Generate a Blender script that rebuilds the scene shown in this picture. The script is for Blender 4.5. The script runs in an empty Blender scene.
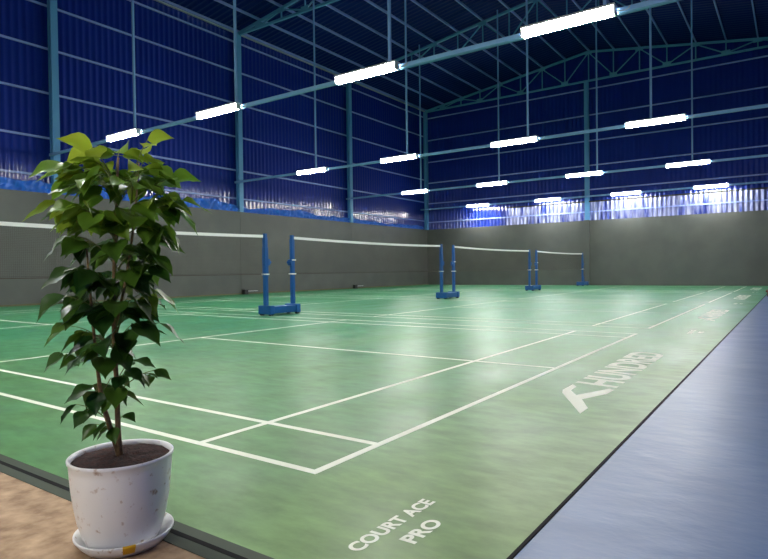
import bpy, bmesh, math, random
from mathutils import Vector, Matrix
C = bpy.context.scene.collection
S = bpy.context.scene

# ------------------------------------------------------------------ camera, world, exposure
FX, YAW, PITCH, ROLL = 585.578, 0.9589, -0.01483, -0.0128
CAM = Vector((-1.80192, -1.62374, 0.83732))
cyw, syw, cp, sp = math.cos(YAW), math.sin(YAW), math.cos(PITCH), math.sin(PITCH)
Fv = Vector((syw*cp, cyw*cp, sp)); Rv = Vector((cyw, -syw, 0)); Uv = Rv.cross(Fv)
R2 = Rv*math.cos(ROLL) + Uv*math.sin(ROLL); U2 = -Rv*math.sin(ROLL) + Uv*math.cos(ROLL)
cd = bpy.data.cameras.new('camera'); cam = bpy.data.objects.new('camera', cd); C.objects.link(cam)
cd.sensor_width = 36.0; cd.lens = 36.0*FX/768.0; cd.clip_start = 0.02; cd.clip_end = 200
M = Matrix((R2, U2, -Fv)).transposed().to_4x4(); M.translation = CAM
cam.matrix_world = M
S.camera = cam
w = bpy.data.worlds.new('world'); S.world = w; w.use_nodes = True
w.node_tree.nodes['Background'].inputs[0].default_value = (0.02, 0.05, 0.16, 1)
w.node_tree.nodes['Background'].inputs[1].default_value = 0.3
S.view_settings.view_transform = 'Standard'; S.view_settings.look = 'None'
S.view_settings.gamma = 1; S.view_settings.exposure = 1.42
LAMP = 60.0

# ------------------------------------------------------------------ materials
def mat(name, col, rough=0.5, metal=0.0, emis=None, es=0, spec=0.5):
    m = bpy.data.materials.new(name); m.use_nodes = True
    b = m.node_tree.nodes['Principled BSDF']
    b.inputs['Base Color'].default_value = (*col, 1); b.inputs['Roughness'].default_value = rough
    b.inputs['Metallic'].default_value = metal; b.inputs['Specular IOR Level'].default_value = spec
    if emis:
        b.inputs['Emission Color'].default_value = (*emis, 1); b.inputs['Emission Strength'].default_value = es
    return m
def noisy(m, c1, c2, scale, detail=6, lo=0.35, hi=0.65, stretch=(1, 1, 1), bump=0.0, rrange=None, extra=None):
    nt = m.node_tree; N = nt.nodes; L = nt.links; b = N['Principled BSDF']
    g = N.new('ShaderNodeNewGeometry'); mp = N.new('ShaderNodeMapping'); mp.inputs['Scale'].default_value = stretch
    L.new(g.outputs['Position'], mp.inputs[0])
    n = N.new('ShaderNodeTexNoise'); n.inputs['Scale'].default_value = scale; n.inputs['Detail'].default_value = detail
    L.new(mp.outputs[0], n.inputs['Vector'])
    r = N.new('ShaderNodeMapRange'); r.inputs['From Min'].default_value = lo; r.inputs['From Max'].default_value = hi
    L.new(n.outputs[0], r.inputs['Value'])
    mx = N.new('ShaderNodeMix'); mx.data_type = 'RGBA'
    mx.inputs[6].default_value = (*c1, 1); mx.inputs[7].default_value = (*c2, 1)
    L.new(r.outputs[0], mx.inputs[0]); L.new(mx.outputs[2], b.inputs['Base Color'])
    if rrange:
        q = N.new('ShaderNodeMapRange'); q.inputs['To Min'].default_value = rrange[0]; q.inputs['To Max'].default_value = rrange[1]
        L.new(r.outputs[0], q.inputs['Value']); L.new(q.outputs[0], b.inputs['Roughness'])
    if bump:
        n2 = N.new('ShaderNodeTexNoise'); n2.inputs['Scale'].default_value = scale*2.5; n2.inputs['Detail'].default_value = 4
        L.new(mp.outputs[0], n2.inputs['Vector'])
        bp = N.new('ShaderNodeBump'); bp.inputs['Strength'].default_value = 1.0; bp.inputs['Distance'].default_value = bump
        L.new(n2.outputs[0], bp.inputs['Height']); L.new(bp.outputs[0], b.inputs['Normal'])
    return m, mx, N, L, b
m_sheet = mat('blue_sheet', (0.001, 0.021, 0.26), 0.6, spec=0.2)
_b = m_sheet.node_tree.nodes['Principled BSDF']
_b.inputs['Coat Weight'].default_value = 1; _b.inputs['Coat IOR'].default_value = 1.6; _b.inputs['Coat Roughness'].default_value = 0.13
m_roof = mat('roof_sheet', (0.004, 0.020, 0.13), 0.55, 0.0, spec=0.1)
m_steel = mat('teal_steel', (0.12, 0.36, 0.66), 0.5)
m_girt = mat('girt_steel', (0.26, 0.36, 0.75), 0.5)
m_truss = mat('truss_steel', (0.11, 0.36, 0.58), 0.5)
m_pipe = mat('pipe_steel', (0.24, 0.46, 0.78), 0.45)
m_grey = mat('grey_board', (0.15, 0.15, 0.145), 0.55)
noisy(m_grey, (0.088, 0.094, 0.085), (0.108, 0.113, 0.101), 1.2)
m_dark = mat('dark_gap', (0.03, 0.03, 0.03), 0.8)
m_black = mat('black_plastic', (0.015, 0.015, 0.018), 0.5)
m_white = mat('white_paint', (0.86, 0.89, 0.76), 0.7, spec=0.2)
m_tape = mat('white_tape', (0.85, 0.85, 0.82), 0.7)
m_net = mat('net_cord', (0.05, 0.035, 0.025), 0.8)
m_blue = mat('stand_blue', (0.003, 0.085, 0.30), 0.4)
m_tarp = mat('blue_tarp', (0.008, 0.13, 0.62), 0.45)
m_rubber = mat('rubber', (0.01, 0.01, 0.011), 0.8, spec=0.1)
m_house = mat('lamp_housing', (0.6, 0.62, 0.62), 0.4)
m_diff = mat('lamp_diffuser', (0.9, 0.9, 0.9), 0.4, emis=(1.0, 0.985, 0.93), es=LAMP)
m_pot = mat('white_plastic', (0.85, 0.85, 0.85), 0.35)
m_yellow = mat('yellow_paper', (0.85, 0.5, 0.02), 0.6)
m_brown = mat('brown_box', (0.22, 0.07, 0.05), 0.6)
m_strip = mat('strip', (0.06, 0.075, 0.055), 0.7, spec=0.2)
m_conc = mat('concrete', (0.4, 0.3, 0.22), 0.8)
noisy(m_conc, (0.22, 0.13, 0.07), (0.52, 0.36, 0.22), 13.0, 12, 0.3, 0.7, bump=0.006)
# green vinyl: darker green, paler and more olive in patches towards the near corner
m_green = mat('green_vinyl', (0.10, 0.33, 0.17), 0.4, spec=0.16)
_, mx, N, L, b = noisy(m_green, (0.035, 0.25, 0.115), (0.085, 0.28, 0.12), 1.1, 8, 0.3, 0.7, (0.7, 1.6, 1), 0.003, (0.34, 0.48))
g = N.new('ShaderNodeNewGeometry'); n3 = N.new('ShaderNodeTexNoise'); n3.inputs['Scale'].default_value = 0.22; n3.inputs['Detail'].default_value = 5
L.new(g.outputs['Position'], n3.inputs['Vector'])
sx = N.new('ShaderNodeSeparateXYZ'); L.new(g.outputs['Position'], sx.inputs[0])
ad = N.new('ShaderNodeMath'); ad.operation = 'ADD'; L.new(sx.outputs[0], ad.inputs[0]); L.new(sx.outputs[1], ad.inputs[1])
mr = N.new('ShaderNodeMapRange'); mr.inputs['From Min'].default_value = 9; mr.inputs['From Max'].default_value = -1
mr.inputs['To Min'].default_value = 0; mr.inputs['To Max'].default_value = 1.1
L.new(ad.outputs[0], mr.inputs['Value'])
mu = N.new('ShaderNodeMath'); mu.operation = 'MULTIPLY'; L.new(mr.outputs[0], mu.inputs[0]); L.new(n3.outputs[0], mu.inputs[1])
m2 = N.new('ShaderNodeMix'); m2.data_type = 'RGBA'; m2.inputs[7].default_value = (0.20, 0.25, 0.07, 1)
L.new(mu.outputs[0], m2.inputs[0]); L.new(mx.outputs[2], m2.inputs[6]); L.new(m2.outputs[2], b.inputs['Base Color'])
n4 = N.new('ShaderNodeTexNoise'); n4.inputs['Scale'].default_value = 5.0; n4.inputs['Detail'].default_value = 9; n4.inputs['Roughness'].default_value = 0.65
mp4 = N.new('ShaderNodeMapping'); mp4.inputs['Scale'].default_value = (2.0, 0.8, 1); mp4.inputs['Rotation'].default_value = (0, 0, 0.4)
L.new(g.outputs['Position'], mp4.inputs[0]); L.new(mp4.outputs[0], n4.inputs['Vector'])
r4 = N.new('ShaderNodeMapRange'); r4.inputs['From Min'].default_value = 0.3; r4.inputs['From Max'].default_value = 0.7; r4.inputs['To Min'].default_value = 0.72; r4.inputs['To Max'].default_value = 1.25
L.new(n4.outputs[0], r4.inputs['Value'])
vm = N.new('ShaderNodeVectorMath'); vm.operation = 'SCALE'; L.new(m2.outputs[2], vm.inputs[0]); L.new(r4.outputs[0], vm.inputs['Scale']); L.new(vm.outputs[0], b.inputs['Base Color'])
# blue vinyl
m_bmat = mat('blue_vinyl', (0.06, 0.13, 0.36), 0.35, spec=0.42)
noisy(m_bmat, (0.040, 0.11, 0.27), (0.095, 0.155, 0.30), 1.8, 8, 0.3, 0.75, (1.7, 1.0, 1), 0.006, (0.36, 0.5))
# soil
m_soil = mat('soil', (0.05, 0.02, 0.015), 0.95)
noisy(m_soil, (0.015, 0.004, 0.003), (0.05, 0.014, 0.009), 60, 4, bump=0.004)
m_bark = mat('bark', (0.20, 0.13, 0.06), 0.7)
noisy(m_bark, (0.16, 0.10, 0.05), (0.30, 0.19, 0.08), 80, 4)
m_twig = mat('twig', (0.13, 0.16, 0.04), 0.6)
# pot dirt specks
_, mx, N, L, b = noisy(m_pot, (0.87, 0.87, 0.87), (0.45, 0.32, 0.24), 40, 8, 0.61, 0.72)
# leaf: hue from a per-leaf age attribute (young leaves are yellow-green), some light passes through
m_leaf = bpy.data.materials.new('leaf'); m_leaf.use_nodes = True
N = m_leaf.node_tree.nodes; L = m_leaf.node_tree.links; b = N['Principled BSDF']; out = N['Material Output']
at_ = N.new('ShaderNodeAttribute'); at_.attribute_name = 'age'
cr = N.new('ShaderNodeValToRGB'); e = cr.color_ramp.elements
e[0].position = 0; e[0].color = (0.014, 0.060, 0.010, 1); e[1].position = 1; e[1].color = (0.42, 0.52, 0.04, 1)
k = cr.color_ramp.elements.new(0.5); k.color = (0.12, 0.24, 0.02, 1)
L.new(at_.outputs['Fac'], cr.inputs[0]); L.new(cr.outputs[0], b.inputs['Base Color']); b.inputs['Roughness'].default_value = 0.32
tr = N.new('ShaderNodeBsdfTranslucent'); L.new(cr.outputs[0], tr.inputs[0])
ms = N.new('ShaderNodeMixShader'); ms.inputs[0].default_value = 0.3
L.new(b.outputs[0], ms.inputs[1]); L.new(tr.outputs[0], ms.inputs[2]); L.new(ms.outputs[0], out.inputs[0])

# ------------------------------------------------------------------ helpers
def box(bm, x0, x1, y0, y1, z0, z1, M=None):
    vs = [bm.verts.new(Vector(p) if M is None else M @ Vector(p)) for p in
          [(x0,y0,z0),(x1,y0,z0),(x1,y1,z0),(x0,y1,z0),(x0,y0,z1),(x1,y0,z1),(x1,y1,z1),(x0,y1,z1)]]
    for f in ((0,3,2,1),(4,5,6,7),(0,1,5,4),(1,2,6,5),(2,3,7,6),(3,0,4,7)):
        bm.faces.new([vs[i] for i in f])
def frame_of(a, b):
    d = (b-a).normalized(); up = Vector((0,0,1)) if abs(d.z) < 0.95 else Vector((1,0,0))
    s = d.cross(up).normalized(); t = s.cross(d)
    return s, t, d
def bar(bm, a, b, w_, h_):
    a = Vector(a); b = Vector(b); s, t, d = frame_of(a, b); Ln = (b-a).length
    Mt = Matrix((s, t, d)).transposed().to_4x4(); Mt.translation = a
    box(bm, -w_/2, w_/2, -h_/2, h_/2, 0, Ln, Mt)
def tube(bm, pts, rad, n=10, cap=True):
    pts = [Vector(p) for p in pts]; rings = []
    rad = rad if isinstance(rad, (list, tuple)) else [rad]*len(pts)
    for i, p in enumerate(pts):
        s, t, d = frame_of(pts[max(i-1,0)], pts[min(i+1,len(pts)-1)])
        rings.append([bm.verts.new(p + (s*math.cos(2*math.pi*k/n) + t*math.sin(2*math.pi*k/n))*rad[i]) for k in range(n)])
    for a, b in zip(rings, rings[1:]):
        for k in range(n): bm.faces.new((a[k], a[(k+1)%n], b[(k+1)%n], b[k]))
    if cap:
        bm.faces.new(rings[0][::-1]); bm.faces.new(rings[-1])
def lathe(bm, prof, n=48):
    rings = [[bm.verts.new((r*math.cos(2*math.pi*k/n), r*math.sin(2*math.pi*k/n), z)) for k in range(n)] for r, z in prof]
    for a, b in zip(rings, rings[1:]):
        for k in range(n): bm.faces.new((a[k], a[(k+1)%n], b[(k+1)%n], b[k]))
    return rings
def obj(name, bm, m, parent=None, smooth=False, bevel=0):
    if bevel:
        bmesh.ops.bevel(bm, geom=bm.edges[:], offset=bevel, segments=2, affect='EDGES', profile=0.7)
    bmesh.ops.recalc_face_normals(bm, faces=bm.faces[:])
    me = bpy.data.meshes.new(name); bm.to_mesh(me); bm.free()
    if smooth:
        for p in me.polygons: p.use_smooth = True
    me.materials.append(m)
    o = bpy.data.objects.new(name, me); C.objects.link(o)
    if parent: o.parent = parent
    return o
def B(): return bmesh.new()
def thing(name, label, cat, loc=(0,0,0), rz=0, group=None):
    o = bpy.data.objects.new(name, None); C.objects.link(o); o.location = loc; o.rotation_euler = (0,0,rz)
    return tag(o, label, cat, group)
def tag(o, label, cat, group=None):
    o['label'] = label; o['category'] = cat
    if group: o['group'] = group
    return o
def struct(name, bm, m, parent=None, **k):
    o = obj(name, bm, m, parent, **k)
    o['kind'] = 'structure'
    return o
def dup(root, loc, label):
    r = root.copy(); C.objects.link(r); r.location = loc; r['label'] = label
    for ch in list(root.children):
        c = ch.copy(); C.objects.link(c); c.parent = r
        for g_ in list(ch.children):
            d = g_.copy(); C.objects.link(d); d.parent = c
    return r
ORD = ['first', 'second', 'third', 'fourth', 'fifth', 'sixth', 'seventh', 'eighth', 'ninth']

# ------------------------------------------------------------------ building dimensions
XW, YW, HB = 27.51, 15.84, 3.18          # far wall, left wall, height of the grey boards
XB, YR = -7.5, -3.1                      # wall behind the camera, right wall
ZE, ZR, YRG = 10.05, 11.45, 6.62          # eaves, ridge
YE0, YE1 = YRG-(16.12-YRG), 16.12
PITCHX = 6.837                           # court pitch
LX0 = 6.47                               # first lamp row

# floor
bm = B(); box(bm, XB-0.3, XW+0.4, YR-0.3, YW+0.4, -0.2, -0.002); struct('floor', bm, m_conc)

# corrugated sheeting
def corr_profile(L0, L1, pitch=0.2, d=0.022):
    u = L0; pts = []
    while u < L1:
        pts += [(u, 0), (u+pitch*0.45, 0), (u+pitch*0.6, d), (u+pitch*0.85, d)]
        u += pitch
    pts.append((L1, 0)); return pts
def sheet(name, prof, fn, m):
    bm = B(); prev = None
    for u, d in prof:
        col = [bm.verts.new(p) for p in fn(u, d)]
        if prev:
            for i in range(len(col)-1): bm.faces.new((prev[i], col[i], col[i+1], prev[i+1]))
        prev = col
    return struct(name, bm, m, smooth=True)
def gable(y): return ZR - abs(y-YRG)*(ZR-ZE)/(YE1-YRG)
sheet('wall_left_upper', corr_profile(XB, XW+0.3), lambda u, d: [(u, 16.12-d, 2.9), (u, 16.12-d, 6.6), (u, 16.12-d, ZE+0.1)], m_sheet)
sheet('wall_far_upper', corr_profile(YR, 16.12), lambda u, d: [(27.80-d, u, 2.9 if u > 11.0 else 4.10), (27.80-d, u, 6.5), (27.80-d, u, gable(u)+0.05)], m_sheet)
m_sheen = mat('painted_sheen', (0.38, 0.42, 0.66), 0.28, 0.7)  # lamp highlights on the blue sheet, put into the colour as pale streaks
noisy(m_sheen, (0.03, 0.05, 0.26), (0.42, 0.45, 0.64), 2.0, 4, 0.35, 0.68, (1, 2.6, 0.35))
sheet('wall_far_lower', corr_profile(YR, 11.05, 0.2, 0.03), lambda u, d: [(27.80-d, u, 2.9), (27.80-d, u, 4.12)], m_sheen)
bm = B(); box(bm, 27.74, 27.765, YR, 11.05, 4.09, 4.16); struct('trim_shade_line', bm, m_dark)  # dark strip painted in for the shade line at the lamp pipe
sheet('wall_near_upper', corr_profile(YR, 16.12), lambda u, d: [(XB+d, u, -0.05), (XB+d, u, 5), (XB+d, u, gable(u)+0.05)], mat('cream_sheet', (0.6, 0.58, 0.52), 0.5))
sheet('wall_right', corr_profile(XB, XW+0.3), lambda u, d: [(u, YR+d, -0.05), (u, YR+d, 5), (u, YR+d, gable(YR)+0.1)], m_sheet)
sheet('ceiling', corr_profile(XB, XW+0.3, 0.25, 0.035), lambda u, d: [(u, YR-0.1, gable(YR-0.1)+0.14-d), (u, YRG, ZR+0.14-d), (u, 16.2, gable(16.2)+0.14-d)], m_roof)

# grey boards
def boards(name, segs, horiz):
    bm = B()
    for a, b_ in segs:
        for z0, z1 in horiz:
            if name == 'wall_left': box(bm, a+0.004, b_-0.004, YW, YW+0.02, z0+0.003, z1-0.003)
            else: box(bm, XW, XW+0.02, a+0.003, b_-0.003, z0+0.003, z1-0.003)
    return struct(name, bm, m_grey)
xs = [XB+0.0, -0.25, 6.62, 13.5, 20.4, XW+0.0]
boards('wall_left', list(zip(xs, xs[1:])), [(-0.001, 0.80), (0.80, HB)])
boards('wall_far', [(YR, 6.61), (6.85, YW)], [(-0.001, HB)])
bm = B(); box(bm, XB, XW+0.2, YW+0.021, YW+0.05, -0.001, HB-0.01); struct('wall_left_backing', bm, m_dark)
bm = B(); box(bm, XW+0.021, XW+0.05, YR, YW, -0.001, HB-0.01); struct('wall_far_backing', bm, m_dark)
bm = B(); box(bm, XW-0.09, XW+0.019, 6.61, 6.85, 0.0, HB+0.02); struct('trim_1', bm, m_grey, bevel=0.004)
m_lip = mat('edge_strip', (0.12, 0.12, 0.05), 0.6)
bm = B(); box(bm, -0.6, XW-0.001, YW-0.03, YW-0.001, 0.0, 0.05); struct('baseboard_left', bm, m_lip)

# ------------------------------------------------------------------ steel frame
def column_bm(h, face_x=False, w_=0.2):
    bm = B(); t = 0.014; hw = w_/2
    if not face_x:
        box(bm, -hw, hw, 0, t, HB-0.4, h); box(bm, -hw, hw, w_-0.02-t, w_-0.02, HB-0.4, h); box(bm, -0.005, 0.005, t, w_-0.02-t, HB-0.4, h)
    else:
        box(bm, 0, t, -hw, hw, HB-0.4, h); box(bm, w_-0.02-t, w_-0.02, -hw, hw, HB-0.4, h); box(bm, t, w_-0.02-t, -0.005, 0.005, HB-0.4, h)
    return bm
cl = ['teal steel wall column rising behind the potted plant', 'teal steel column of the left wall, second along from the plant',
      'teal steel column of the left wall, above the first net gap and nearest the corner but one', 'teal steel column in the corner of the hall']
for i, x in enumerate((6.71, 13.62, 20.5, 27.4)):
    o = obj('steel_column', column_bm(ZE), m_steel); o.location = (x, YW+0.03+ (0.0), 0)
    tag(o, cl[i], 'column', 'columns of the left wall')
    if i == 3: o.location.x = 27.66
o = obj('steel_column', column_bm(ZE-0.02, True), m_steel); o.location = (XW+0.07, 6.75, 0)
tag(o, 'teal steel column in the middle of the far wall, under the roof ridge', 'column', 'columns of the far wall')
# girts
gz = [3.71, 4.80, 6.10, 7.38, 8.62, 9.75]
gl = ['lowest', 'second lowest', 'third from the bottom', 'third from the top', 'second from the top', 'topmost']
for i, z in enumerate(gz):
    bm = B(); box(bm, XB, XW+0.25, YW+0.21, YW+0.255, z-0.028, z+0.028)
    tag(obj('wall_girt', bm, m_girt), 'thin horizontal steel rail on the blue left wall, %s of six' % gl[i], 'rail', 'rails on the left wall')
for i, z in enumerate([3.62, 4.71, 5.90, 7.11, 8.37, 9.65]):
    bm = B(); box(bm, XW+0.21, XW+0.255, YR, YW+0.2, z-0.028, z+0.028)
    tag(obj('wall_girt', bm, m_girt), 'thin horizontal steel rail on the blue far wall, %s of six' % gl[i], 'rail', 'rails on the far wall')
m_eave = mat('eave_metal', (0.55, 0.6, 0.62), 0.3, 0.6)
bm = B(); box(bm, XB, XW+0.25, YW+0.17, YW+0.23, ZE+0.02, ZE+0.12); tag(obj('eave_rail', bm, m_eave), 'shiny steel rail under the roof edge above the left wall', 'rail')
# trusses
NP = 16
def truss(x, label, yend=YRG-9.2):
    t = thing('roof_truss', label, 'truss', (x, 0, 0), group='roof trusses')
    y1, y0 = YW+0.1, YRG*2-(YW+0.1)
    def top(y): return gable(y)-0.03
    bm = B(); bar(bm, (0, y0, top(y0)), (0, YRG, top(YRG)), 0.09, 0.09); bar(bm, (0, YRG, top(YRG)), (0, y1, top(y1)), 0.09, 0.09); obj('top_chord', bm, m_truss, t)
    bm = B(); bar(bm, (0, y0, ZE-0.04), (0, y1, ZE-0.04), 0.08, 0.08); obj('bottom_chord', bm, m_truss, t)
    st = (y1-y0)/NP
    for i in range(1, NP):
        y = y0+st*i
        bm = B(); bar(bm, (0, y, ZE), (0, y, top(y)-0.04), 0.045, 0.045); obj('vertical_strut', bm, m_truss, t)
    for i in range(NP):
        ya, yb = y0+st*i, y0+st*(i+1)
        if i in (0, NP-1): continue
        ta = (i % 2 == 0); tb = not ta
        bm = B(); bar(bm, (0, ya, top(ya)-0.03 if ta else ZE), (0, yb, top(yb)-0.03 if tb else ZE), 0.045, 0.045); obj('diagonal_strut', bm, m_truss, t)
    for i in range(1, NP):
        y = y0+st*i; z = top(y) if i % 2 == 0 else ZE-0.02
        s = -1 if i % 2 == 0 else 1
        bm = B(); box(bm, -0.05, -0.04, y-0.17, y+0.17, min(z+s*0.14, z), max(z+s*0.14, z)); obj('gusset_plate', bm, m_truss, t)
    return t
truss(27.60, 'roof truss standing against the far wall')
truss(20.62, 'roof truss one bay in front of the far wall, reaching the third left column')
truss(13.64, 'roof truss at the top left, reaching the column behind the second lamp')
y1, y0 = YW+0.1, YRG*2-(YW+0.1); st = (y1-y0)/NP
for i in range(NP+1):
    y = y0+st*i
    if y < YR: continue
    bm = B(); z = gable(y); bar(bm, (XB+0.05, y, z+0.06), (XW+0.25, y, z+0.06), 0.05, 0.09)
    tag(obj('roof_purlin', bm, m_girt), 'thin roof purlin under the dark roof, %s' % ('on the ridge' if i == 8 else ('%s from the ridge on the %s slope' % (ORD[abs(i-8)-1], 'left' if i > 8 else 'right'))), 'roof beam', 'roof purlins')

# ------------------------------------------------------------------ lamps on their pipes
def lamp(label, loc):
    t = thing('batten_lamp', label, 'lamp', loc, group='tube lamps over the courts')
    bm = B(); box(bm, -0.08, 0.083, -0.66, 0.66, 0.045, 0.075); obj('housing', bm, m_house, t, bevel=0.004)
    bm = B(); box(bm, -0.058, 0.058, -0.635, 0.635, -0.055, 0.044); obj('diffuser', bm, m_diff, t, bevel=0.012)
    for s in (-1, 1):
        bm = B(); box(bm, -0.067, 0.067, s*0.65-0.012, s*0.65+0.012, -0.067, 0.0445); obj('end_cap', bm, m_house, t, bevel=0.004)
    bm = B(); tube(bm, [(0.03, -0.66, 0.0), (0.03, -0.74, -0.02), (0.05, -0.80, 0.0), (0.072, -0.82, 0.04)], 0.008, 6); obj('cable', bm, m_house, t, smooth=True)
    return t
rows = ['nearest', 'second', 'third', 'farthest']
YP = [(12.06,8.46,4.51,0.99), (11.94,8.36,4.61,1.08), (12.05,8.39,4.72,1.3), (12.33,8.48,4.79,1.32), (12.06,8.46,4.51,0.99)]
yn = ['at the left wall end of', 'second from the left on', 'third from the left on', 'rightmost on']
proto = None
ROWX = [LX0+PITCHX*k for k in range(4)]; ROWX[3] = 26.98
XTRA = LX0-PITCHX
for k, x in enumerate(ROWX+[XTRA]):
    nm = rows[k] if k < 4 else 'overhead'
    bm = B(); bar(bm, (x+0.115, YR+0.05, 4.31), (x+0.115, 16.0, 4.31), 0.06, 0.07)
    tag(obj('lamp_pipe', bm, m_pipe), ('pale blue steel pipe carrying the %s row of lamps' % nm), 'pipe', 'lamp pipes')
    for j, y in enumerate(YP[k]):
        lb = 'lit white tube lamp %s the %s lamp row' % (yn[j], nm)
        if proto is None: proto = lamp(lb, (x, y, 4.29))
        else: dup(proto, (x, y, 4.29), lb)
        if k == 3: continue
        ry = ((11.72, 8.01, 4.08, 0.5), (11.86, 8.13, 4.26, 1.19), (11.81, 8.13, 4.28, 1.18), None, (11.72, 8.01, 4.08, 0.5))[k][j]
        bm = B(); bar(bm, (x+0.115, ry, 4.347), (x+0.115, ry, gable(ry)+0.02), 0.045, 0.045)
        tag(obj('hanger_rod', bm, m_pipe), 'vertical steel hanger above the lamp %s the %s lamp row' % (yn[j], nm), 'rod', 'lamp hangers')

# entrance lamp on the wall behind the camera
t_ = dup(proto, (-5.2, -0.4, 3.6), 'lit tube lamp over the entrance behind the camera'); del t_['group']
for ch in list(t_.children):
    if ch.name.startswith('cable'): bpy.data.objects.remove(ch)
bm = B(); bar(bm, (-5.2, -0.4, 3.671), (-5.2, -0.4, gable(-0.4)+0.01), 0.03, 0.03)
tag(obj('hanger_rod', bm, m_pipe), 'steel hanger over the entrance lamp behind the camera', 'rod')
# ------------------------------------------------------------------ tarp along the left wall
random.seed(4)
tl = ['crumpled bright blue tarp on the wall top behind the plant', 'crumpled bright blue tarp on the wall top left of the second column',
      'crumpled bright blue tarp on the wall top above the wide net', 'crumpled bright blue tarp on the wall top next to the corner']
for i, (xa, xb, hh) in enumerate(((-0.2, 6.58, 0.42), (6.84, 13.48, 0.42), (13.75, 20.36, 0.36), (20.64, 27.25, 0.25))):
    bm = B(); nx, nz = 170, 10; P = []
    ph = [random.uniform(0, 6.28) for _ in range(8)]
    for a in range(nx+1):
        x = xa+(xb-xa)*a/nx
        h = hh*(0.78+0.16*math.sin(x*1.3+ph[0])+0.1*math.sin(x*3.1+ph[1])+0.05*math.sin(x*8+ph[2]))
        col = []
        for c in range(nz+1):
            z = c/nz
            y = 15.925-0.03*math.sin(x*14+ph[3]+2.2*z)*(0.4+z*0.6)*0.8 - 0.018*math.sin(x*31+ph[4]-5*z) - 0.02*math.sin(6*z+x*5)
            col.append(bm.verts.new((x+0.03*math.sin(9*z+x*4), min(y, 15.97), HB-0.03+h*z)))
        P.append(col)
    for a in range(nx):
        for c in range(nz): bm.faces.new((P[a][c], P[a+1][c], P[a+1][c+1], P[a][c+1]))
    o = obj('tarp', bm, m_tarp, smooth=True); tag(o, tl[i], 'tarp', 'tarps on the wall top')
    sm = o.modifiers.new('s', 'SOLIDIFY'); sm.thickness = 0.004

# ------------------------------------------------------------------ mats
bm = B(); box(bm, -0.60, XW-0.001, -0.94, YW-0.001, -0.0019, 0.0)
court = obj('court_mat', bm, m_green); tag(court, 'green vinyl floor of the courts with white lines and lettering', 'court floor')
bm = B(); box(bm, -7.2, XW-0.001, -3.0, -0.955, -0.0019, 0.0)
tag(obj('walkway_mat', bm, m_bmat), 'blue vinyl mat along the right side of the courts', 'mat')
bm = B(); box(bm, -0.69, XW-0.002, -0.954, -0.941, -0.0019, 0.003)
tag(obj('edge_strip', bm, m_rubber), 'thin black strip between the green and the blue floor', 'strip')
bm = B(); box(bm, -0.71, -0.601, -0.94, YW-0.002, -0.0019, 0.0004)
es = obj('edge_strip', bm, m_strip); tag(es, 'dark grey strip with a black groove between concrete and green floor', 'strip')
bm = B(); box(bm, -0.665, -0.645, -0.94, YW-0.003, 0.0005, 0.0011); obj('groove', bm, m_rubber, es)

W, LN, t = 6.1, 13.4, 0.04
for k in range(4):
    x0 = k*PITCHX; bm = B(); z0, z1 = 0.0004, 0.0012
    def ln(xa, xb, ya, yb): box(bm, x0+xa, x0+xb, ya, yb, z0, z1)
    top = k*0.0
    for ya in (0, 0.76, LN-0.76-t, LN-t): ln(0, W, ya, ya+t)
    for ya in (4.72-t, LN-4.72): ln(0, W, ya, ya+t)
    z0, z1 = 0.0003, 0.0010
    for xa in (0, 0.46, W-0.46-t, W-t): ln(xa, xa+t, 0, LN)
    ln(W/2-t/2, W/2+t/2, 0, 4.72); ln(W/2-t/2, W/2+t/2, LN-4.72, LN)
    obj('court_lines', bm, m_white, court)

def text_mesh(txt, off):
    cu = bpy.data.curves.new('t', 'FONT'); cu.body = txt; cu.size = 1; cu.offset = off; cu.resolution_u = 6
    o = bpy.data.objects.new('t', cu); C.objects.link(o)
    bpy.context.view_layer.update()
    dg = bpy.context.evaluated_depsgraph_get()
    me = bpy.data.meshes.new_from_object(o.evaluated_get(dg))
    bpy.data.objects.remove(o)
    return me
def lettering(txt, x0, x1, y0, y1, off, name, shear=0.0):
    me = text_mesh(txt, off)
    xs = [v.co.x for v in me.vertices]; ys = [v.co.y for v in me.vertices]
    ax, bx, ay, by = min(xs), max(xs), min(ys), max(ys)
    for v in me.vertices:
        fy = (v.co.y-ay)/(by-ay)
        v.co = Vector((x0+(v.co.x-ax)/(bx-ax)*(x1-x0)+shear*fy, y0+fy*(y1-y0), 0.0012))
    me.materials.append(m_white)
    o = bpy.data.objects.new(name, me); C.objects.link(o); o.parent = court
    return o
la = lettering('COURT ACE', -0.435, 0.02, -0.562, -0.505, 0.038, 'lettering')
lp = lettering('PRO', -0.30, -0.115, -0.672, -0.612, 0.038, 'lettering')
lh = lettering('HUNDRED', 2.45, 4.36, -0.61, -0.305, 0.03, 'lettering', 0.05)
bm = B(); pts = [(1.59,-.61),(1.75,-.61),(1.97,-.51),(2.21,-.60),(2.37,-.61),(2.40,-.57),(2.08,-.44),(2.21,-.365),(2.35,-.36),(2.43,-.31),(2.2,-.31),(2.10,-.34)]
bm.faces.new([bm.verts.new((x, y, 0.0012)) for x, y in pts])
lg = obj('logo_mark', bm, m_white, court)
for k in (1, 2, 3):
    for o in (la, lp, lh, lg):
        c = o.copy(); C.objects.link(c); c.parent = court; c.location.x = k*PITCHX

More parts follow.
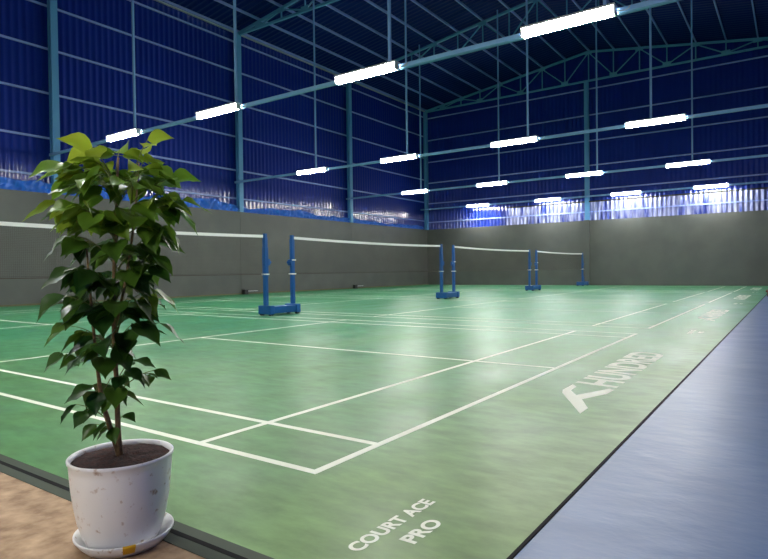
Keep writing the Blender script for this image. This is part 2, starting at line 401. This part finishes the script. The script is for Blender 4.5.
# ------------------------------------------------------------------ nets and stands
YN = 6.7; HP = 1.55
def stand(x, label, sides=(0, 1)):
    t = thing('net_stand', label, 'net stand', (x, YN, 0), group='net stands')
    a = -0.05 if 0 in sides else 0.50; b_ = 0.79 if 1 in sides else 0.28
    if sides == (0,): a, b_ = -0.42, 0.42
    if sides == (1,): a, b_ = 0.3, 1.1
    bm = B(); box(bm, a+0.1, b_-0.1, -0.15, 0.15, 0.04, 0.175); obj('base', bm, m_blue, t, bevel=0.02)
    for e_ in (a+0.06, b_-0.06):
        bm = B(); box(bm, e_-0.06, e_+0.06, -0.17, 0.17, 0.03, 0.20); obj('end_block', bm, m_blue, t, bevel=0.03)
        for s in (-1, 1):
            bm = B(); tube(bm, [(e_-0.03, s*0.12, 0.046), (e_+0.03, s*0.12, 0.046)], 0.045, 16); obj('wheel', bm, m_black, t)
    for s in sides:
        px = 0.0 if s == 0 else 0.737
        d = -1 if s == 0 else 1
        bm = B(); box(bm, px-0.036, px+0.036, -0.036, 0.036, 0.18, 1.50)
        p = obj('pole', bm, m_blue, t, bevel=0.006)
        bm = B(); box(bm, px-0.028, px+0.028, -0.028, 0.028, 1.50, HP+0.005); box(bm, px-0.03, px+0.03, -0.03, 0.03, HP+0.005, HP+0.03); obj('pole_head', bm, m_blue, p)
        if s == 0:
            bm = B(); box(bm, px-0.042, px+0.042, -0.042, 0.042, 0.75, 1.32); obj('sleeve', bm, m_blue, p, bevel=0.006)
        bm = B(); tube(bm, [(px-d*0.03, -0.0, 1.03), (px-d*0.13, 0, 1.03)], 0.03, 12); box(bm, px-d*0.05-0.03, px-d*0.05+0.03, -0.05, 0.05, 0.97, 1.09); obj('winch', bm, m_blue, p)
        for z in ((0.80,) if s == 0 else (0.80, 1.08)):
            bm = B(); box(bm, px-0.054, px+0.054, -0.054, 0.054, z-0.012, z+0.012); obj('clip', bm, m_tape, p)
    if sides == (0,):
        bm = B(); bar(bm, (0.05, 0, 0.60), (0.30, 0, 0.19), 0.03, 0.03); obj('brace', bm, m_blue, t)
    return t
sl = [None, 'blue wheeled net stand with two posts, nearest of the net stands', 'blue wheeled net stand with two posts, second from the plant, in mid hall',
      'blue wheeled net stand with two posts, third from the plant', 'blue net stand with one post in front of the far wall']
stand(-0.737, 'blue net stand with one post left of the frame edge', (1,))
for k in (1, 2, 3): stand(k*PITCHX-0.737, sl[k])
stand(4*PITCHX-0.737, sl[4], (0,))
nl = ['badminton net with white top tape behind the potted plant', 'badminton net with white top tape, widest one in the middle of the photo',
      'badminton net with white top tape between second and third stands', 'badminton net with white top tape nearest the far wall']
first = None
def sag(x): return 1.555 - 0.03*(1-((x-3.05)/3.05)**2)
for k in range(4):
    if first is None:
        t_ = thing('badminton_net', nl[0], 'net', (0, YN, 0), group='badminton nets'); first = t_
        x0, x1 = 0.04, W-0.052
        bm = B(); n = 240
        for i in range(n+1):
            x = x0+(x1-x0)*i/n; tube(bm, [(x, 0, 0.80), (x, 0, sag(x)-0.05)], 0.0011, 3, False)
        for j in range(31):
            z = 0.80+j*0.0235
            tube(bm, [(x0+(x1-x0)*q/8, 0, z-0.03*(1-((x0+(x1-x0)*q/8-3.05)/3.05)**2)*(j/31)) for q in range(9)], 0.0011, 3, False)
        obj('net_mesh', bm, m_net, t_)
        bm = B(); P = []
        for q in range(25):
            x = x0+(x1-x0)*q/24; P.append([bm.verts.new((x, yy, sag(x)+dz)) for yy, dz in ((-0.004,-0.052),(0.004,-0.052),(0.005,0),(-0.005,0))])
        for a, c in zip(P, P[1:]):
            for i in range(4): bm.faces.new((a[i], a[(i+1)%4], c[(i+1)%4], c[i]))
        bm.faces.new(P[0]); bm.faces.new(P[-1][::-1]); obj('top_tape', bm, m_tape, t_)
        bm = B(); tube(bm, [(x0, 0, 0.80), (x1, 0, 0.80)], 0.006, 6); obj('bottom_cord', bm, m_net, t_)
    else: dup(first, (k*PITCHX, YN, 0), nl[k])

# ------------------------------------------------------------------ small things at the walls
bl = ['small black box at the foot of the left wall behind the plant', 'small black box at the foot of the left wall, left of the nearest net stand',
      'small black box at the foot of the left wall behind the widest net']
for i, x in enumerate((6.35, 13.6, 20.5)):
    t_ = thing('floor_box', bl[i], 'box', (x, YW-0.12, 0), group='black boxes at the foot of the left wall')
    bm = B(); box(bm, -0.09, 0.09, -0.07, 0.085, 0, 0.17); obj('body', bm, m_black, t_, bevel=0.01)
    bm = B(); box(bm, -0.10, 0.10, -0.08, 0.087, 0.171, 0.185); obj('lid', bm, m_black, t_)
    bm = B(); box(bm, 0.091, 0.62, -0.02, 0.02, 0.11, 0.13); obj('arm', bm, m_house, t_)
t_ = thing('bench', 'low reddish brown bench on the blue mat at the right edge', 'bench', (17.6, -1.25, 0))
bm = B(); box(bm, -0.35, 0.35, -0.28, 0.28, 0.12, 0.17); obj('seat', bm, m_brown, t_, bevel=0.01)
for sx_ in (-1, 1):
    for sy_ in (-1, 1):
        bm = B(); box(bm, sx_*0.3-0.025, sx_*0.3+0.025, sy_*0.22-0.025, sy_*0.22+0.025, 0, 0.125); obj('leg', bm, m_brown, t_)

# ------------------------------------------------------------------ potted plant
PX, PY = -0.784, 0.103
Z0 = 0.0013
t_ = thing('plant_saucer', 'round white plastic saucer under the white plant pot', 'saucer', (PX+0.003, PY-0.005, Z0))
bm = B(); r_ = lathe(bm, [(0.001,0.006),(0.112,0.006),(0.127,0.022),(0.139,0.040),(0.145,0.041),(0.145,0.036),(0.131,0.016),(0.116,0.0),(0.001,0.0)], 64)
obj('dish', bm, m_pot, t_, smooth=True)
plant = thing('potted_plant', 'leafy green young tree in a dirty white plastic pot on bare concrete', 'plant', (PX, PY, Z0+0.0065))
bm = B()
prof = [(0.001,0.0),(0.096,0.0),(0.104,0.004),(0.115,0.03),(0.129,0.08),(0.138,0.13),(0.144,0.18),(0.148,0.235),(0.149,0.256),(0.153,0.260),(0.154,0.268),(0.151,0.271),(0.145,0.268),(0.142,0.260),(0.140,0.20),(0.12,0.19)]
lathe(bm, prof, 72); obj('pot', bm, m_pot, plant, smooth=True)
bm = B(); n = 40; random.seed(2); ctr = bm.verts.new((0,0,0.266)); rings = []
for j in range(1, 11):
    r = 0.1435*j/10
    rings.append([bm.verts.new((r*math.cos(2*math.pi*k/n), r*math.sin(2*math.pi*k/n), 0.264-0.008*(j/10)**3+random.uniform(-0.003,0.003))) for k in range(n)])
for k in range(n): bm.faces.new((ctr, rings[0][k], rings[0][(k+1)%n]))
for a, c in zip(rings, rings[1:]):
    for k in range(n): bm.faces.new((a[k], a[(k+1)%n], c[(k+1)%n], c[k]))
obj('soil', bm, m_soil, plant, smooth=True)
# local frame: u to the right, v away, as seen from the court entrance
UX, VX = Vector((0.574, -0.819, 0)), Vector((0.819, 0.574, 0))
KS = 318.0
def lp3(px, py, v=0.0):
    k_ = 1+v/1.84
    return UX*((px-121)/KS*k_) + VX*v + Vector((0, 0, 0.83+(275-py)/KS*k_))
def smooth_path(p, q, bend, n=8):
    p, q = Vector(p), Vector(q); m_ = (p+q)/2+Vector((0,0,bend))
    return [p*(1-s)**2+m_*2*s*(1-s)+q*s*s for s in [i/n for i in range(n+1)]]
main = [lp3(119,456,0.0), lp3(118,430,0.0), lp3(117,390,0.005), lp3(116,340,0.0), lp3(117,290,-0.005), lp3(119,240,0), lp3(120,195,0.01), lp3(122,160,0.01)]
bm = B(); tube(bm, main, [0.011,0.0085,0.0075,0.007,0.006,0.005,0.004,0.003], 10); obj('stem', bm, m_bark, plant, smooth=True)
sec = [lp3(118,452,0.0), lp3(111,425,-0.01), lp3(105,400,-0.02), lp3(101,360,-0.02), lp3(97,310,-0.02), lp3(92,250,-0.01)]
bm = B(); tube(bm, sec, [0.009,0.008,0.007,0.005,0.004,0.003], 10); obj('stem', bm, m_bark, plant, smooth=True)
thr = [lp3(117,330,0.0), lp3(124,290,0.02), lp3(130,250,0.03), lp3(136,205,0.03), lp3(141,165,0.02)]
bm = B(); tube(bm, thr, [0.005,0.0045,0.004,0.0035,0.002], 8); obj('stem', bm, m_bark, plant, smooth=True)
fb = B(); tb = B(); age = fb.verts.layers.float.new('age')
random.seed(11)
def leaf(base, d, size, a_, wid=0.72, droop=0.5):
    """ovate leaf with a drip tip: base point, direction, length in metres"""
    d = Vector(d).normalized()
    side = d.cross(Vector((0,0,1)))
    if side.length < 0.15: side = Vector((random.uniform(-1,1), random.uniform(-1,1), 0))
    side.normalize(); rl = random.uniform(-0.7, 0.7)
    side = Matrix.Rotation(rl, 3, d) @ side
    nrm = side.cross(d).normalized()
    prof = [(0,0.02),(0.08,0.22),(0.2,0.42),(0.35,0.5),(0.5,0.44),(0.65,0.31),(0.78,0.17),(0.88,0.07),(1.0,0.0)]
    cur = random.uniform(0.3, 1.0)*droop; rows_ = []; p = Vector(base); dd = d.copy(); last = 0
    fold = random.uniform(0.15, 0.45)
    for s, hw in prof:
        p = p+dd*(s-last)*size; 
        dd = (dd + Vector((0,0,-1))*cur*(s-last)*1.3).normalized(); last = s
        nn = side.cross(dd).normalized(); h = hw*size*wid
        wav = 0.05*size*math.sin(s*9+rl*5)
        if hw < 0.01: rows_.append([fb.verts.new(p)])
        else: rows_.append([fb.verts.new(p+side*(h*q)+nn*(abs(q)*h*fold+(abs(q)*wav if hw > 0.2 else 0))) for q in (-1,-0.5,0,0.5,1)])
    for r in rows_:
        for v in r: v[age] = a_
    for a, c in zip(rows_, rows_[1:]):
        if len(c) == 1:
            for i in range(4): fb.faces.new((a[i], a[i+1], c[0]))
        else:
            for i in range(4): fb.faces.new((a[i], a[i+1], c[i+1], c[i]))
def branch(s, tip, v, pairs, sz, a_, hang=0.6):
    """a petiole from the stem to the tip with leaflets in pairs and one at the end"""
    p = lp3(*s, 0); q = lp3(*tip, v); path = smooth_path(p, q, 0.35*(q-p).length*0.6)
    tube(tb, path, [0.0022-0.0012*i/8 for i in range(9)], 5)
    n_ = len(path)
    def dirs(t): return (path[min(t+1, n_-1)]-path[max(t-1, 0)]).normalized()
    down = Vector((0,0,-1))
    leaf(path[-1], dirs(n_-1)+down*hang, sz*random.uniform(1.15,1.45), a_+random.uniform(-.08,.08))
    for i in range(pairs):
        t_i = n_-1-int((i+0.6)*(n_-3)/max(pairs,1)*0.62)-1
        t_i = max(2, t_i); d = dirs(t_i); sd = d.cross(Vector((0,0,1))).normalized()
        for s_ in (-1, 1):
            dr = d*0.5+sd*s_*random.uniform(0.5,1.0)+down*hang*random.uniform(0.5,1.3)
            b0 = path[t_i]; e0 = b0+dr.normalized()*0.012
            tube(tb, [b0, e0], 0.0010, 4)
            leaf(e0, dr, sz*random.uniform(0.95,1.3), a_+random.uniform(-.12,.12))
# (stem point) (tip) depth pairs leaf-size age hang
BR = [
 ((120,185),(103,152),-0.03,1,0.080,0.85,0.35), ((120,190),(76,165),-0.05,2,0.080,0.55,0.4), ((120,190),(92,158),0.03,2,0.075,0.8,0.5), ((119,200),(76,184),0.03,2,0.085,0.45,0.5),
 ((139,175),(150,143),0.02,1,0.065,0.95,0.6), ((138,185),(153,163),-0.02,1,0.070,0.8,0.6), ((121,175),(118,152),0.05,2,0.075,0.6,0.5),
 ((120,195),(100,172),0.08,2,0.085,0.4,0.5), ((136,205),(172,182),0.02,2,0.072,0.5,0.1), ((136,205),(150,182),-0.08,2,0.08,0.45,0.5),
 ((120,205),(118,176),-0.1,2,0.085,0.5,0.6), ((120,200),(82,172),-0.02,2,0.085,0.7,0.4), ((122,200),(135,170),0.09,2,0.08,0.5,0.5),
 ((119,240),(70,203),-0.04,2,0.088,0.75,0.7), ((119,235),(90,210),0.06,2,0.085,0.45,0.6), ((134,215),(170,199),-0.02,2,0.085,0.55,0.45),
 ((134,215),(170,212),0.06,2,0.08,0.35,0.6), ((132,235),(172,228),-0.04,2,0.085,0.35,0.9), ((119,240),(100,205),-0.1,2,0.085,0.6,0.6),
 ((131,245),(146,215),-0.08,2,0.088,0.45,0.7), ((119,240),(128,206),0.1,2,0.09,0.4,0.7), ((119,245),(120,215),-0.12,2,0.09,0.45,0.7),
 ((120,228),(186,203),0.0,2,0.085,0.6,0.3), ((119,232),(72,212),0.05,2,0.085,0.6,0.7), ((119,262),(82,236),-0.04,1,0.095,0.12,0.9), ((119,265),(103,240),0.07,2,0.085,0.15,0.9), ((130,265),(150,240),0.03,2,0.085,0.2,0.8),
 ((127,275),(160,258),-0.03,2,0.080,0.35,0.8), ((118,295),(82,270),0.04,2,0.080,0.12,0.6), ((118,300),(92,268),-0.08,2,0.085,0.1,0.8),
 ((118,300),(138,272),-0.07,2,0.085,0.18,0.8), ((118,305),(112,275),-0.1,2,0.085,0.08,0.8), ((118,300),(128,268),0.1,2,0.085,0.2,0.8),
 ((116,325),(72,296),-0.03,1,0.092,0.12,0.9), ((116,325),(86,295),0.03,1,0.098,0.08,0.8), ((117,320),(136,298),-0.03,1,0.085,0.1,0.9),
 ((122,310),(148,292),0.05,1,0.085,0.6,0.8), ((116,330),(105,300),-0.09,1,0.095,0.05,0.8),
 ((116,350),(76,326),-0.02,1,0.085,0.3,0.7), ((116,352),(96,335),0.03,1,0.098,0.06,0.8), ((116,350),(140,324),-0.03,2,0.095,0.12,0.8),
 ((116,345),(158,324),0.02,1,0.080,0.18,0.8), ((116,372),(66,355),0.0,1,0.070,0.15,0.5), ((116,370),(103,350),-0.05,1,0.095,0.05,0.9),
 ((116,368),(124,335),-0.08,2,0.095,0.05,0.9), ((116,385),(128,360),0.04,1,0.075,0.08,0.9),
 ((117,395),(152,371),0.02,2,0.050,0.3,0.7), ((117,392),(133,370),-0.03,1,0.058,0.1,0.8),
 ((104,400),(97,385),-0.02,1,0.072,0.06,1.0), ((117,400),(121,388),-0.03,1,0.070,0.25,1.0), ((104,395),(108,378),0.03,1,0.080,0.05,1.0),
 ((110,422),(80,404),-0.02,1,0.055,0.06,1.2), ((108,415),(90,408),0.02,0,0.055,0.05,1.0), ((114,435),(101,424),-0.03,0,0.045,0.08,1.2),
 ((117,435),(112,422),-0.03,1,0.050,0.08,1.2), ((117,425),(121,415),0.02,0,0.045,0.1,1.0),
]
for br in BR: branch(*br)
random.seed(5)
for i in range(20):                       # inner foliage round the stems
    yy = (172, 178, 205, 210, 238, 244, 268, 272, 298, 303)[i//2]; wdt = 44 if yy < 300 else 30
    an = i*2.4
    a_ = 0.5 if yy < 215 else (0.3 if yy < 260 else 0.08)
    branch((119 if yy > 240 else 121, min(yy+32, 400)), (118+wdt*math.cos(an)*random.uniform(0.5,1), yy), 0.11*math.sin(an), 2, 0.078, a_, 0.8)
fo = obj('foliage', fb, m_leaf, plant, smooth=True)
obj('twigs', tb, m_twig, plant, smooth=True)
# yellow sticker on the saucer's outer side
sauc = bpy.data.objects['plant_saucer']
a0 = math.atan2(-VX.y, -VX.x) + 0.5
bm = B(); P = []
for i in range(9):
    an = a0-0.12+0.24*i/8
    P.append([bm.verts.new(((r0)*math.cos(an), (r0)*math.sin(an), zz)) for r0, zz in ((0.1315, 0.0135), (0.1475, 0.0365), (0.1485, 0.042), (0.144, 0.043))])
for a, c in zip(P, P[1:]):
    for j in range(3): bm.faces.new((a[j], c[j], c[j+1], a[j+1]))
o = obj('sticker', bm, m_yellow, sauc); o['label'] = 'small yellow sticker'
sm = o.modifiers.new('s', 'SOLIDIFY'); sm.thickness = 0.0015
